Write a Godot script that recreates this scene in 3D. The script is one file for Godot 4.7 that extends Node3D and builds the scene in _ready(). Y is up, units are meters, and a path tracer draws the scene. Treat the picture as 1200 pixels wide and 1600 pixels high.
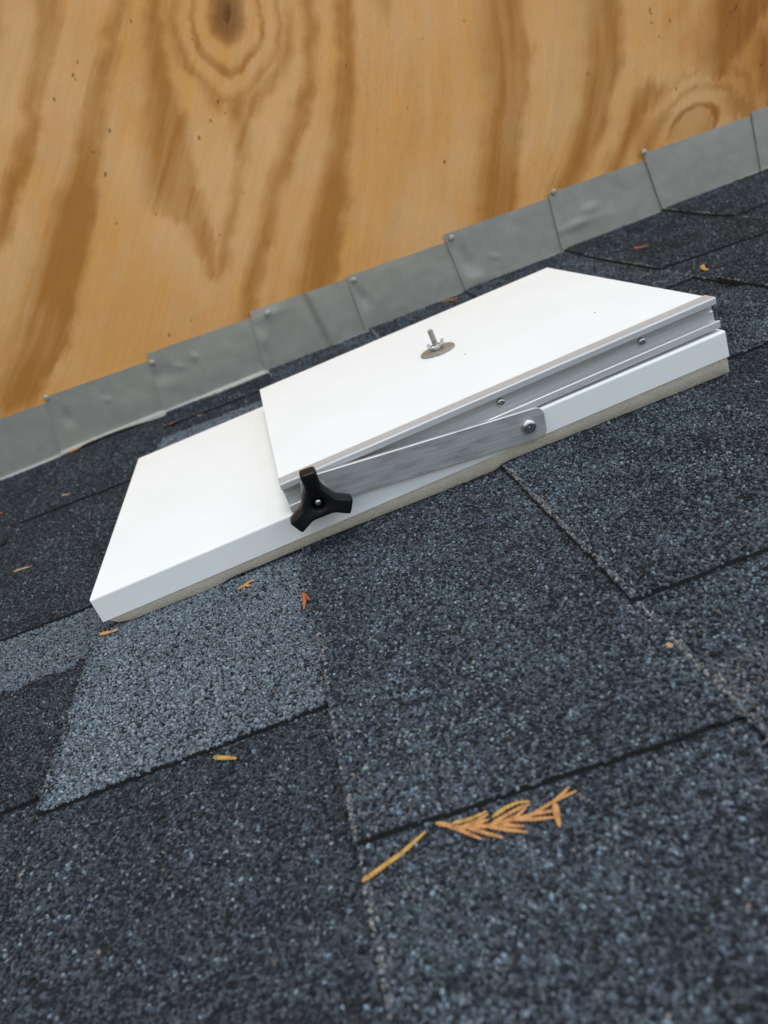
extends Node3D
# Roof frame: x runs up the slope along the wall, y is the roof's normal, z runs away from the wall; the world frame is it turned by PITCH about z.
const PITCH := 20.3
const COURSE := 0.1435
const FOCAL := 1200.0           # in pixels of the 1200 x 1600 photograph
var to_world := Transform3D(Basis(Vector3(0, 0, 1), deg_to_rad(PITCH)), Vector3.ZERO)
var eye := Vector3(0.0572, 0.208, 1.0257)
var look: Basis                 # camera axes in the roof frame
var rng := RandomNumberGenerator.new()
var wob := FastNoiseLite.new()
var M := {}
var names := {}

# ---------------------------------------------------------------- helpers
func pixel_ray(px: float, py: float) -> Vector3:
	return look * Vector3((px - 600.0) / FOCAL, (800.0 - py) / FOCAL, -1.0)
func on_height(px: float, py: float, h := 0.0) -> Vector3:
	var d := pixel_ray(px, py)
	return eye + d * ((h - eye.y) / d.y)
func on_depth(px: float, py: float, z := 0.0) -> Vector3:
	var d := pixel_ray(px, py)
	return eye + d * ((z - eye.z) / d.z)
func to_pixel(p: Vector3) -> Vector2:
	var d := look.inverse() * (p - eye)
	return Vector2(600.0 + FOCAL * d.x / -d.z, 800.0 - FOCAL * d.y / -d.z) if d.z < -0.01 else Vector2(-9999, -9999)

func begin(smooth := false) -> SurfaceTool:
	var st := SurfaceTool.new()
	st.begin(Mesh.PRIMITIVE_TRIANGLES)
	st.set_smooth_group(0 if smooth else -1)
	return st
func tri(st: SurfaceTool, a: Vector3, b: Vector3, c: Vector3, out: Vector3) -> void:
	if (c - a).cross(b - a).dot(out) < 0.0:
		var k := b
		b = c
		c = k
	for p: Vector3 in [a, b, c]:
		st.add_vertex(p)
func quad(st: SurfaceTool, a: Vector3, b: Vector3, c: Vector3, d: Vector3, out: Vector3) -> void:
	tri(st, a, b, c, out)
	tri(st, a, c, d, out)
func done(st: SurfaceTool) -> ArrayMesh:
	st.generate_normals()
	return st.commit()
func obj(called: String, mesh: Mesh, mat: Material, parent: Node = self) -> MeshInstance3D:
	var o := MeshInstance3D.new()
	o.name = called
	o.mesh = mesh
	o.material_override = mat
	parent.add_child(o, true)
	return o
func thing(called: String, label: String, category: String, at := Transform3D(), group := "") -> Node3D:
	var o := Node3D.new()
	names[called] = names.get(called, -1) + 1
	o.name = called if names[called] == 0 else "%s_%03d" % [called, names[called]]
	add_child(o)
	o.transform = to_world * at
	o.set_meta("label", label)
	o.set_meta("category", category)
	if group:
		o.set_meta("group", group)
	return o

func extrude_x(st: SurfaceTool, poly: PackedVector2Array, x0: float, x1: float) -> void:
	# poly holds (z, y)
	var mid := Vector2.ZERO
	for p in poly:
		mid += p / poly.size()
	for i in poly.size():
		var a := poly[i]
		var b := poly[(i + 1) % poly.size()]
		var e := b - a
		var out := Vector3(0, -e.x, e.y) * (1.0 if not Geometry2D.is_polygon_clockwise(poly) else -1.0)
		quad(st, Vector3(x0, a.y, a.x), Vector3(x1, a.y, a.x), Vector3(x1, b.y, b.x), Vector3(x0, b.y, b.x), out)
	var t := Geometry2D.triangulate_polygon(poly)
	for i in range(0, t.size(), 3):
		for s: Array in [[x0, -1.0], [x1, 1.0]]:
			var x: float = s[0]
			tri(st, Vector3(x, poly[t[i]].y, poly[t[i]].x), Vector3(x, poly[t[i + 1]].y, poly[t[i + 1]].x), Vector3(x, poly[t[i + 2]].y, poly[t[i + 2]].x), Vector3(s[1], 0, 0))

func extrude_z(st: SurfaceTool, poly: PackedVector2Array, z0: float, z1: float, bevel := 0.0) -> void:
	# poly holds (x, y); the front edge at z1 is bevelled
	var front := poly
	if bevel > 0.0:
		front = Geometry2D.offset_polygon(poly, -bevel, Geometry2D.JOIN_ROUND)[0]
	var rings := [[poly, z0], [poly, z1 - bevel]]
	for k in rings.size() - 1:
		var ra: PackedVector2Array = rings[k][0]
		for i in ra.size():
			var a := ra[i]
			var b := ra[(i + 1) % ra.size()]
			var e := b - a
			var out := Vector3(e.y, -e.x, 0) * (-1.0 if Geometry2D.is_polygon_clockwise(poly) else 1.0)
			quad(st, Vector3(a.x, a.y, z0), Vector3(b.x, b.y, z0), Vector3(b.x, b.y, z1 - bevel), Vector3(a.x, a.y, z1 - bevel), out)
	if bevel > 0.0 and front.size() > 2:
		for i in poly.size():
			var a := poly[i]
			var b := poly[(i + 1) % poly.size()]
			var fa := nearest(front, a)
			var fb := nearest(front, b)
			quad(st, Vector3(a.x, a.y, z1 - bevel), Vector3(b.x, b.y, z1 - bevel), Vector3(fb.x, fb.y, z1), Vector3(fa.x, fa.y, z1), Vector3(a.x - fa.x, a.y - fa.y, bevel))
	for f: Array in [[front, z1, 1.0], [poly, z0, -1.0]]:
		var p: PackedVector2Array = f[0]
		var t := Geometry2D.triangulate_polygon(p)
		for i in range(0, t.size(), 3):
			tri(st, Vector3(p[t[i]].x, p[t[i]].y, f[1]), Vector3(p[t[i + 1]].x, p[t[i + 1]].y, f[1]), Vector3(p[t[i + 2]].x, p[t[i + 2]].y, f[1]), Vector3(0, 0, f[2]))
func nearest(p: PackedVector2Array, a: Vector2) -> Vector2:
	var best := p[0]
	for q in p:
		if q.distance_squared_to(a) < best.distance_squared_to(a):
			best = q
	return best

func lathe(st: SurfaceTool, prof: Array, sides: int, at: Transform3D) -> void:
	# prof: [radius, height along the local y] from bottom to top
	for i in prof.size() - 1:
		for k in sides:
			var a0 := TAU * k / sides
			var a1 := TAU * (k + 1) / sides
			var p0 := Vector3(cos(a0), 0, sin(a0))
			var p1 := Vector3(cos(a1), 0, sin(a1))
			var r0: float = prof[i][0]
			var r1: float = prof[i + 1][0]
			var h0: float = prof[i][1]
			var h1: float = prof[i + 1][1]
			var out := at.basis * ((p0 + p1) * (h1 - h0) + Vector3(0, 2.0 * (r0 - r1), 0))
			var q := [at * (p0 * r0 + Vector3(0, h0, 0)), at * (p1 * r0 + Vector3(0, h0, 0)), at * (p1 * r1 + Vector3(0, h1, 0)), at * (p0 * r1 + Vector3(0, h1, 0))]
			if r0 > 1e-6:
				tri(st, q[0], q[1], q[2], out)
			if r1 > 1e-6:
				tri(st, q[0], q[2], q[3], out)

func tube(st: SurfaceTool, pts: PackedVector3Array, radii: PackedFloat32Array, sides := 6, flat := 1.0) -> void:
	var rings := []
	for i in pts.size():
		var d := (pts[mini(i + 1, pts.size() - 1)] - pts[maxi(i - 1, 0)]).normalized()
		var side := d.cross(Vector3.UP)
		side = side.normalized() if side.length() > 1e-4 else Vector3(1, 0, 0)
		var up := side.cross(d).normalized()
		var ring := PackedVector3Array()
		for k in sides:
			var a := TAU * k / sides
			ring.append(pts[i] + (side * cos(a) + up * sin(a) * flat) * radii[i])
		rings.append(ring)
	for i in rings.size() - 1:
		for k in sides:
			var k1 := (k + 1) % sides
			quad(st, rings[i][k], rings[i][k1], rings[i + 1][k1], rings[i + 1][k], (rings[i][k] + rings[i][k1]) * 0.5 - pts[i])
	for e in [0, rings.size() - 1]:
		var d: Vector3 = (pts[e] - pts[1 if e == 0 else e - 1]).normalized()
		for k in sides:
			tri(st, pts[e] + d * radii[e] * 0.6, rings[e][k], rings[e][(k + 1) % sides], d)

func box(st: SurfaceTool, lo: Vector3, hi: Vector3) -> void:
	for ax in 3:
		for s in [0, 1]:
			var n := Vector3.ZERO
			n[ax] = 1.0 if s else -1.0
			var c := []
			for k: Array in [[0, 0], [1, 0], [1, 1], [0, 1]]:
				var p := Vector3.ZERO
				p[ax] = hi[ax] if s else lo[ax]
				p[(ax + 1) % 3] = hi[(ax + 1) % 3] if k[0] else lo[(ax + 1) % 3]
				p[(ax + 2) % 3] = hi[(ax + 2) % 3] if k[1] else lo[(ax + 2) % 3]
				c.append(p)
			quad(st, c[0], c[1], c[2], c[3], n)

# ---------------------------------------------------------------- materials
func lin(r: float, g: float, b: float) -> Color:
	return Color(r, g, b).linear_to_srgb()
func mat(called: String, c: Color, rough := 0.6, metal := 0.0) -> StandardMaterial3D:
	var m := StandardMaterial3D.new()
	m.resource_name = called
	m.albedo_color = c
	m.roughness = rough
	m.metallic = metal
	M[called] = m
	return m
func noise_tex(seed_: int, freq: float, kind: int, size: int, ramp: Array, octaves := 3) -> NoiseTexture2D:
	var n := FastNoiseLite.new()
	n.seed = seed_
	n.frequency = freq
	n.noise_type = kind
	n.fractal_octaves = octaves
	if kind == FastNoiseLite.TYPE_CELLULAR:
		n.cellular_return_type = FastNoiseLite.RETURN_CELL_VALUE
		n.fractal_type = FastNoiseLite.FRACTAL_NONE
	var t := NoiseTexture2D.new()
	t.width = size
	t.height = size
	t.seamless = true
	t.noise = n
	if ramp:
		var g := Gradient.new()
		g.offsets = PackedFloat32Array(range(ramp.size()).map(func(i): return float(i) / (ramp.size() - 1)))
		g.colors = PackedColorArray(ramp)
		t.color_ramp = g
	return t
func triplanar(m: StandardMaterial3D, per_metre: Vector3) -> void:
	m.uv1_triplanar = true
	m.uv1_scale = per_metre
	m.uv1_triplanar_sharpness = 8.0
func streak_texture(seed_: int, w: int, h: int, lo: float, hi: float, across: float, along: float) -> ImageTexture:
	var n := FastNoiseLite.new()
	n.seed = seed_
	n.frequency = 1.0
	n.fractal_octaves = 3
	var im := Image.create(w, h, false, Image.FORMAT_RGB8)
	for y in h:
		for x in w:
			var wrap := minf(1.0, (w - x) / 40.0)
			var v := lerpf(n.get_noise_2d((x - w) * along, y * across), n.get_noise_2d(x * along, y * across), wrap)
			var c := lerpf(lo, hi, clampf(0.5 + v, 0, 1))
			im.set_pixel(x, y, Color(c, c, c))
	return ImageTexture.create_from_image(im)

func make_materials() -> void:
	var m := mat("shingle_asphalt", lin(0.9, 0.95, 1.05), 0.9)
	m.albedo_texture = noise_tex(5, 0.16, FastNoiseLite.TYPE_CELLULAR, 1024, [lin(0.012, 0.013, 0.016), lin(0.03, 0.034, 0.042), lin(0.045, 0.05, 0.06), lin(0.12, 0.135, 0.155)])
	m.heightmap_enabled = true
	m.heightmap_texture = noise_tex(5, 0.16, FastNoiseLite.TYPE_CELLULAR, 1024, [])
	m.heightmap_scale = 0.06
	triplanar(m, Vector3(5, 5, 5))
	m = mat("shingle_edge", lin(0.02, 0.02, 0.021), 0.85)
	m.albedo_texture = noise_tex(6, 0.12, FastNoiseLite.TYPE_SIMPLEX, 256, [Color(0.5, 0.48, 0.45), Color(1, 1, 1)])
	triplanar(m, Vector3(40, 40, 40))
	m = mat("butt_edge", lin(0.16, 0.15, 0.135), 0.9)
	m.albedo_texture = noise_tex(7, 0.09, FastNoiseLite.TYPE_SIMPLEX, 256, [Color(0.12, 0.12, 0.12), Color(0.3, 0.28, 0.26), Color(1, 0.97, 0.92)])
	triplanar(m, Vector3(30, 30, 30))
	m = mat("granule", Color.WHITE, 0.75)
	m.vertex_color_use_as_albedo = true
	m.metallic_specular = 0.4

	m = mat("flashing", lin(0.41, 0.415, 0.385), 0.42, 0.4)
	m.albedo_texture = noise_tex(8, 0.02, FastNoiseLite.TYPE_SIMPLEX, 512, [Color(0.95, 0.955, 0.95), Color(1, 1, 1)], 5)
	m.roughness_texture = noise_tex(9, 0.03, FastNoiseLite.TYPE_SIMPLEX, 256, [Color(0.75, 0.75, 0.75), Color(1, 1, 1)], 4)
	triplanar(m, Vector3(4, 4, 4))
	mat("flashing_edge", lin(0.42, 0.43, 0.42), 0.4, 0.5)
	m = mat("nail", lin(0.82, 0.82, 0.78), 0.45, 0.3)
	m.albedo_texture = noise_tex(10, 0.06, FastNoiseLite.TYPE_SIMPLEX, 128, [Color(0.5, 0.47, 0.4), Color(1, 1, 1)])
	triplanar(m, Vector3(60, 60, 60))

	m = mat("white_laminate", lin(0.815, 0.84, 0.84), 0.55)
	m.metallic_specular = 0.14
	m.albedo_texture = noise_tex(11, 0.008, FastNoiseLite.TYPE_SIMPLEX, 512, [Color(0.985, 0.985, 0.985), Color(1, 1, 1)], 5)
	m.roughness_texture = noise_tex(12, 0.02, FastNoiseLite.TYPE_SIMPLEX, 256, [Color(0.7, 0.7, 0.7), Color(1, 1, 1)], 5)
	triplanar(m, Vector3(2.5, 2.5, 2.5))
	m = mat("foam", lin(0.68, 0.625, 0.52), 0.95)
	m.albedo_texture = noise_tex(13, 0.2, FastNoiseLite.TYPE_CELLULAR, 512, [Color(0.9, 0.9, 0.89), Color(0.95, 0.95, 0.94), Color(0.97, 0.97, 0.97), Color(1, 1, 1)])
	m.heightmap_enabled = true
	m.heightmap_texture = noise_tex(13, 0.2, FastNoiseLite.TYPE_CELLULAR, 512, [])
	m.heightmap_scale = 0.015
	triplanar(m, Vector3(12, 12, 12))

	m = mat("aluminium", lin(0.64, 0.655, 0.66), 0.45, 0.25)
	m.albedo_texture = streak_texture(14, 512, 512, 0.88, 1.0, 0.2, 0.004)
	m.roughness_texture = streak_texture(15, 512, 512, 0.7, 1.0, 0.5, 0.006)
	triplanar(m, Vector3(5, 25, 25))
	m = mat("bar_aluminium", lin(0.56, 0.57, 0.575), 0.45, 0.35)
	m.albedo_texture = streak_texture(16, 512, 512, 0.86, 1.0, 0.14, 0.0025)
	m.roughness_texture = streak_texture(17, 512, 512, 0.7, 1.0, 0.3, 0.01)
	triplanar(m, Vector3(5, 20, 20))
	m.detail_enabled = true
	m.detail_blend_mode = BaseMaterial3D.BLEND_MODE_MUL
	m.detail_albedo = noise_tex(19, 0.02, FastNoiseLite.TYPE_SIMPLEX, 256, [Color(0.84, 0.845, 0.85), Color(0.97, 0.97, 0.97), Color(1, 1, 1)], 5)
	m.detail_uv_layer = BaseMaterial3D.DETAIL_UV_1
	mat("zinc", lin(0.62, 0.64, 0.64), 0.25, 1.0)
	m = mat("rusty_steel", lin(0.33, 0.325, 0.30), 0.5, 0.25)
	m.albedo_texture = noise_tex(18, 0.035, FastNoiseLite.TYPE_SIMPLEX, 256, [Color(0.6, 0.52, 0.44), Color(0.9, 0.88, 0.85), Color(1, 1, 1), Color(1, 1, 1)], 4)
	triplanar(m, Vector3(30, 30, 30))
	m = mat("stained_steel", lin(0.12, 0.085, 0.05), 0.7, 0.2)
	mat("black_plastic", lin(0.007, 0.007, 0.008), 0.42)
	M.black_plastic.metallic_specular = 0.32
	mat("dark_gray_plastic", lin(0.2, 0.195, 0.185), 0.4)

	for t: Array in [["twig_orange", 0.53, 0.28, 0.105], ["twig_yellow", 0.50, 0.31, 0.08], ["twig_rust", 0.42, 0.135, 0.05], ["twig_tan", 0.42, 0.30, 0.18]]:
		m = mat(t[0], lin(t[1], t[2], t[3]), 0.7)
		m.albedo_texture = noise_tex(20 + int(100 * t[3]), 0.05, FastNoiseLite.TYPE_SIMPLEX, 128, [Color(0.74, 0.66, 0.58), Color(0.96, 0.93, 0.9), Color(1, 1, 1)])
		triplanar(m, Vector3(25, 25, 25))

# ---------------------------------------------------------------- plywood
func plywood_texture(x0: float, y0: float, x1: float, y1: float, w: int, h: int) -> ImageTexture:
	# growth bands traced as pixel columns of the photograph (left edge, right edge, row), turned into places on the wall
	var bands := [
		[[38, 105, -80], [42, 100, 0], [46, 86, 60], [45, 70, 125], [36, 64, 190], [20, 52, 245], [3, 38, 290], [-8, 20, 345], [-40, 8, 400]],
		[[190, 215, -80], [180, 202, 0], [166, 187, 60], [142, 172, 125], [126, 166, 180], [114, 160, 240], [78, 152, 320], [50, 140, 400], [28, 128, 460], [6, 108, 530], [-20, 72, 600], [-40, 50, 660]],
		[[238, 262, -80], [236, 258, 0], [226, 262, 80], [220, 278, 150], [218, 296, 200], [218, 312, 290], [236, 318, 330], [286, 326, 352], [304, 338, 385], [318, 346, 420], [328, 338, 446]],
		[[322, 368, 118], [346, 392, 160], [364, 392, 200], [366, 386, 245], [355, 374, 320], [342, 364, 390], [330, 350, 446]],
		[[492, 506, -80], [480, 496, 0], [480, 494, 100], [458, 490, 175], [434, 464, 235], [412, 438, 320], [392, 418, 400], [376, 402, 470], [366, 394, 520]],
		[[530, 562, -80], [526, 556, 0], [526, 556, 100], [520, 551, 190], [502, 547, 280], [480, 538, 340], [464, 532, 400], [454, 524, 460], [446, 512, 500]],
		[[730, 812, -80], [736, 818, 0], [744, 832, 80], [750, 830, 150], [745, 816, 230], [738, 808, 320], [736, 800, 400]],
		[[898, 972, -80], [900, 972, 0], [905, 970, 100], [903, 964, 125], [898, 950, 180], [882, 930, 240], [862, 905, 292], [850, 890, 340]],
		[[1006, 1056, 118], [990, 1034, 150], [976, 1006, 185], [962, 990, 220], [948, 976, 260], [938, 966, 300]],
		[[1036, 1074, 165], [1012, 1044, 195], [1000, 1022, 225], [990, 1012, 250]],
		[[1085, 1210, -80], [1088, 1210, 0], [1092, 1170, 60], [1092, 1140, 110], [1094, 1122, 128]],
		[[1168, 1215, 40], [1186, 1215, 90], [1196, 1215, 160], [1200, 1220, 200]],
		[[1112, 1180, 145], [1120, 1190, 170], [1140, 1186, 186]],
		[[-30, 6, -80], [-30, 8, 0], [-30, 6, 110]],
		[[262, 276, -80], [256, 270, 0], [262, 280, 50], [276, 296, 90], [300, 322, 122], [322, 346, 150], [334, 352, 180]],
		[[446, 458, -80], [446, 458, 0], [444, 458, 60], [428, 450, 105], [400, 440, 132], [380, 408, 160], [374, 394, 200]],
		[[590, 600, -80], [588, 612, 0], [596, 606, 40]],
		[[638, 652, 40], [640, 660, 160], [634, 650, 330]],
	]
	var strength := [0.8, 0.85, 0.8, 0.75, 0.85, 0.85, 0.8, 0.9, 0.75, 0.6, 0.75, 0.8, 0.6, 0.5, 0.6, 0.7, 0.35, 0.18]
	var v := PackedFloat32Array()
	v.resize(w * h)
	var n1 := FastNoiseLite.new()
	n1.seed = 31
	n1.frequency = 1.0
	n1.fractal_octaves = 4
	var sx := w / (x1 - x0)
	var sy := h / (y1 - y0)
	var wall := func(px: float, py: float) -> Vector2:
		var p: Vector3 = to_world * on_depth(px, py, 0.0)
		return Vector2((p.x - x0) * sx, (y1 - p.y) * sy)
	for b in bands.size():
		var rows := []
		for k: Array in bands[b]:
			rows.append([wall.call(k[0], k[2]), wall.call(k[1], k[2])])
		for i in rows.size() - 1:
			var ya: float = (rows[i][0].y + rows[i][1].y) * 0.5
			var yb: float = (rows[i + 1][0].y + rows[i + 1][1].y) * 0.5
			for y in range(maxi(0, int(ceil(ya))), mini(h, int(ceil(yb)))):
				var t := (y - ya) / maxf(yb - ya, 0.01)
				var s := smoothstep(0.0, 1.0, t) * 0.5 + t * 0.5
				var l := lerpf(rows[i][0].x, rows[i + 1][0].x, s) + 5.0 * n1.get_noise_2d(b * 17.0, y * 0.03) + 1.0 * n1.get_noise_2d(b * 9.0 + 4.0, y * 0.1)
				var r := lerpf(rows[i][1].x, rows[i + 1][1].x, s) + 5.0 * n1.get_noise_2d(b * 17.0 + 8.0, y * 0.03) + 1.0 * n1.get_noise_2d(b * 9.0 + 5.0, y * 0.1)
				var ends := minf(1.0, minf((i + t) * 1.6 + (2.0 if rows[0][0].y <= 2.0 else 0.0), (rows.size() - 1 - i - t) * 1.6 + 0.1))
				for x in range(maxi(0, int(l) - 10), mini(w, int(r) + 10)):
					# a growth band is crisp on one side and fades on the other
					var k := smoothstep(l - 9.0, l + maxf(7.0, (r - l) * 0.45), x) * (1.0 - smoothstep(r - 9.0, r + 6.0, x))
					v[y * w + x] = maxf(v[y * w + x], k * ends * strength[b])
	# knots: rings stretched along the grain, pinched to a point below
	var k1: Vector2 = wall.call(352, 22)
	var k2: Vector2 = wall.call(1082, 196)
	var unit: float = wall.call(402, 22).x - k1.x
	unit /= 50.0
	var core := PackedFloat32Array()
	core.resize(w * h)
	for y in h:
		for x in w:
			var d := Vector2(x, y) - k1
			var e := Vector2(d.x, d.y / (1.32 if d.y > 0.0 else 1.6)) / unit
			if e.length() < 140.0:
				var a := e.angle()
				var r := e.length() * (1.0 + 0.16 * n1.get_noise_2d(cos(a) * 0.8, sin(a) * 0.8)) + 5.0 * n1.get_noise_2d(x * 0.02, y * 0.02)
				r -= 6.0 * pow(maxf(0.0, sin(a)), 6.0) * clampf(r / 60.0 - 0.4, 0.0, 1.0)
				var k := 0.0
				var vary := 0.75 + 0.5 * n1.get_noise_2d(cos(a) * 0.9 + 3.0, sin(a) * 0.9)
				k = maxf(k, 0.62 * (1.0 - smoothstep(24.0, 37.0, r)))
				k = maxf(k, 0.85 * vary * smoothstep(46.0, 55.0, r) * (1.0 - smoothstep(57.0, 62.0, r)))
				k = maxf(k, 0.75 * vary * smoothstep(69.0, 82.0, r) * (1.0 - smoothstep(83.0, 89.0, r)))
				if r < 92.0:
					v[y * w + x] *= smoothstep(66.0, 92.0, r)
				v[y * w + x] = maxf(v[y * w + x], k)
				core[y * w + x] = maxf(0.9 * (1.0 - smoothstep(5.0, 15.0, Vector2(e.x * 1.1, e.y * 0.8).length())), 0.62 * (1.0 - smoothstep(12.0, 36.0, r)))
			d = Vector2(x, y) - k2
			e = Vector2(d.x * 0.86 + d.y * 0.4, d.y) / unit
			if e.length() < 110.0:
				var r := e.length() + 10.0 * n1.get_noise_2d(x * 0.018 + 60.0, y * 0.018) + 2.5 * n1.get_noise_2d(x * 0.1, y * 0.1)
				var over := smoothstep(30.0, -30.0, d.y / unit - 0.25 * absf(d.x) / unit)
				var k := 0.45 * (1.0 - smoothstep(20.0, 40.0, r))
				k = maxf(k, 0.95 * over * smoothstep(24.0, 33.0, r) * (1.0 - smoothstep(36.0, 44.0, r)))
				k = maxf(k, 0.55 * over * smoothstep(54.0, 64.0, r) * (1.0 - smoothstep(66.0, 76.0, r)))
				k = maxf(k, 0.35 * over * smoothstep(84.0, 92.0, r) * (1.0 - smoothstep(94.0, 104.0, r)))
				v[y * w + x] = maxf(v[y * w + x] * (1.0 - 0.6 * (1.0 - smoothstep(46.0, 60.0, r))), k)
				core[y * w + x] = maxf(core[y * w + x], 0.42 * over * smoothstep(27.0, 33.0, r) * (1.0 - smoothstep(34.0, 40.0, r)) * (0.5 + n1.get_noise_2d(r * 0.4, e.angle() * 2.0)))
	# a coordinate across the grain that follows the long bands, so that fibres and faint rings flow with them
	var through := [1, 4, 5, 6, 7]
	var ref := []
	for b: int in through:
		var sum := 0.0
		for k: Array in bands[b]:
			sum += wall.call((k[0] + k[1]) * 0.5, k[2]).x
		ref.append(sum / bands[b].size())
	var im := Image.create(w, h, false, Image.FORMAT_RGB8)
	var pale := Vector3(0.79, 0.455, 0.195)
	var gold := Vector3(0.75, 0.375, 0.115)
	var dark := Vector3(0.455, 0.19, 0.036)
	var knot := Vector3(0.15, 0.05, 0.016)
	for y in h:
		var anchor := []
		for b: int in through:
			var at := 0.0
			var found := false
			var last: Vector2
			for k: Array in bands[b]:
				var q: Vector2 = wall.call((k[0] + k[1]) * 0.5, k[2])
				if q.y >= y:
					at = q.x if last == Vector2.ZERO else lerpf(last.x, q.x, (y - last.y) / maxf(0.01, q.y - last.y))
					found = true
					break
				last = q
			anchor.append(at if found else last.x)
		for x in w:
			var i := 0
			while i < anchor.size() and anchor[i] < x:
				i += 1
			var phi: float
			if i == 0:
				phi = ref[0] + (x - anchor[0])
			elif i == anchor.size():
				phi = ref[-1] + (x - anchor[-1])
			else:
				phi = lerpf(ref[i - 1], ref[i], (x - anchor[i - 1]) / maxf(1.0, anchor[i] - anchor[i - 1]))
			# the outline of the bands wanders a little
			var dx := int(6.0 * n1.get_noise_2d(x * 0.012 + 11.0, y * 0.010) + 2.0 * n1.get_noise_2d(x * 0.06 + 5.0, y * 0.02))
			var calm := smoothstep(60.0, 170.0, Vector2(x, y).distance_to(k1) / unit) * smoothstep(40.0, 90.0, Vector2(x, y).distance_to(k2) / unit)
			var dy := int(9.0 * calm * n1.get_noise_2d(phi * 0.12 + 31.0, y * 0.004))
			var at_ := clampi(y + dy, 0, h - 1) * w + clampi(x + dx, 0, w - 1)
			var fine := n1.get_noise_2d(phi * 0.55, y * 0.016)
			var fibre := n1.get_noise_2d(phi * 0.22 + 300.0, y * 0.010 + 9.0)
			var streak := n1.get_noise_2d(phi * 0.07 + 90.0, y * 0.0035)
			var faint := n1.get_noise_2d(phi * 0.022 + 700.0, y * 0.0022)
			var blot := n1.get_noise_2d(x * 0.007 + 40.0, y * 0.006)
			var mott := n1.get_noise_2d(x * 0.03 + 140.0, y * 0.022)
			var k := v[at_] * (1.0 + 0.4 * streak + 0.35 * blot + 0.2 * fibre) + 0.22 * maxf(0.0, faint) + 0.10 * maxf(0.0, streak)
			k = clampf(k, 0.0, 1.0)
			var wx := x / sx + x0
			var warmth := clampf(0.5 + 1.1 * blot + 0.35 * mott + 0.5 * streak, 0.0, 1.0)
			var c := pale.lerp(gold, warmth).lerp(dark, k)
			c = c.lerp(knot, clampf(core[at_] * (1.0 + 0.5 * fine), 0.0, 1.0))
			# browner, weather-stained veneer towards the upslope end, with an uneven outline
			var brown := smoothstep(0.46, 0.74, wx + 0.16 * blot + 0.05 * mott)
			c = c.lerp(Vector3(c.x * 0.78, c.y * 0.68, c.z * 0.55), brown)
			c *= 1.0 + 0.08 * fine + 0.05 * fibre + 0.05 * streak + 0.05 * mott
			# open pores: short dark dashes along the grain
			if n1.get_noise_2d(phi * 0.9 + 50.0, y * 0.06) > 0.47:
				c *= 0.86
			im.set_pixel(x, y, Color(c.x, c.y, c.z).linear_to_srgb())
	var specks := [[204, 32, 2.2], [113, 117, 2.4], [117, 123, 2], [84, 154, 2.4], [120, 96, 1.6], [340, 158, 3], [328, 188, 2.4], [310, 214, 2.6], [351, 176, 1.8], [170, 203, 2.6], [164, 272, 3], [145, 237, 1.6], [181, 348, 2], [243, 334, 1.8],
		[263, 523, 2.6], [298, 500, 1.8], [540, 102, 2], [918, 115, 2.2], [694, 252, 2.6], [636, 168, 1.6], [724, 32, 1.8], [693, 252, 2], [1015, 14, 2], [1016, 20, 2], [1018, 34, 2], [1046, 31, 2], [1029, 57, 1.6], [1142, 20, 2], [1148, 14, 2.2], [1150, 8, 2], [1147, 27, 1.6], [1136, 38, 1.6], [1188, 101, 2.4], [1056, 138, 2], [342, 366, 1.5], [50, 420, 1.5], [380, 300, 1.2], [300, 60, 1.5], [590, 200, 1.4], [660, 60, 1.4]]
	for s: Array in specks:
		var p: Vector2 = wall.call(s[0], s[1])
		var r: float = s[2] * unit * 0.72
		for y in range(int(p.y - r * 2.2), int(p.y + r * 2.2) + 1):
			for x in range(int(p.x - r), int(p.x + r) + 1):
				if x >= 0 and y >= 0 and x < w and y < h and Vector2((x - p.x) / r, (y - p.y) / (r * 1.7)).length() < 1.0 + 0.4 * n1.get_noise_2d(x, y):
					im.set_pixel(x, y, im.get_pixel(x, y).lerp(Color(0.22, 0.14, 0.07), 0.55))
	return ImageTexture.create_from_image(im)

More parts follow.
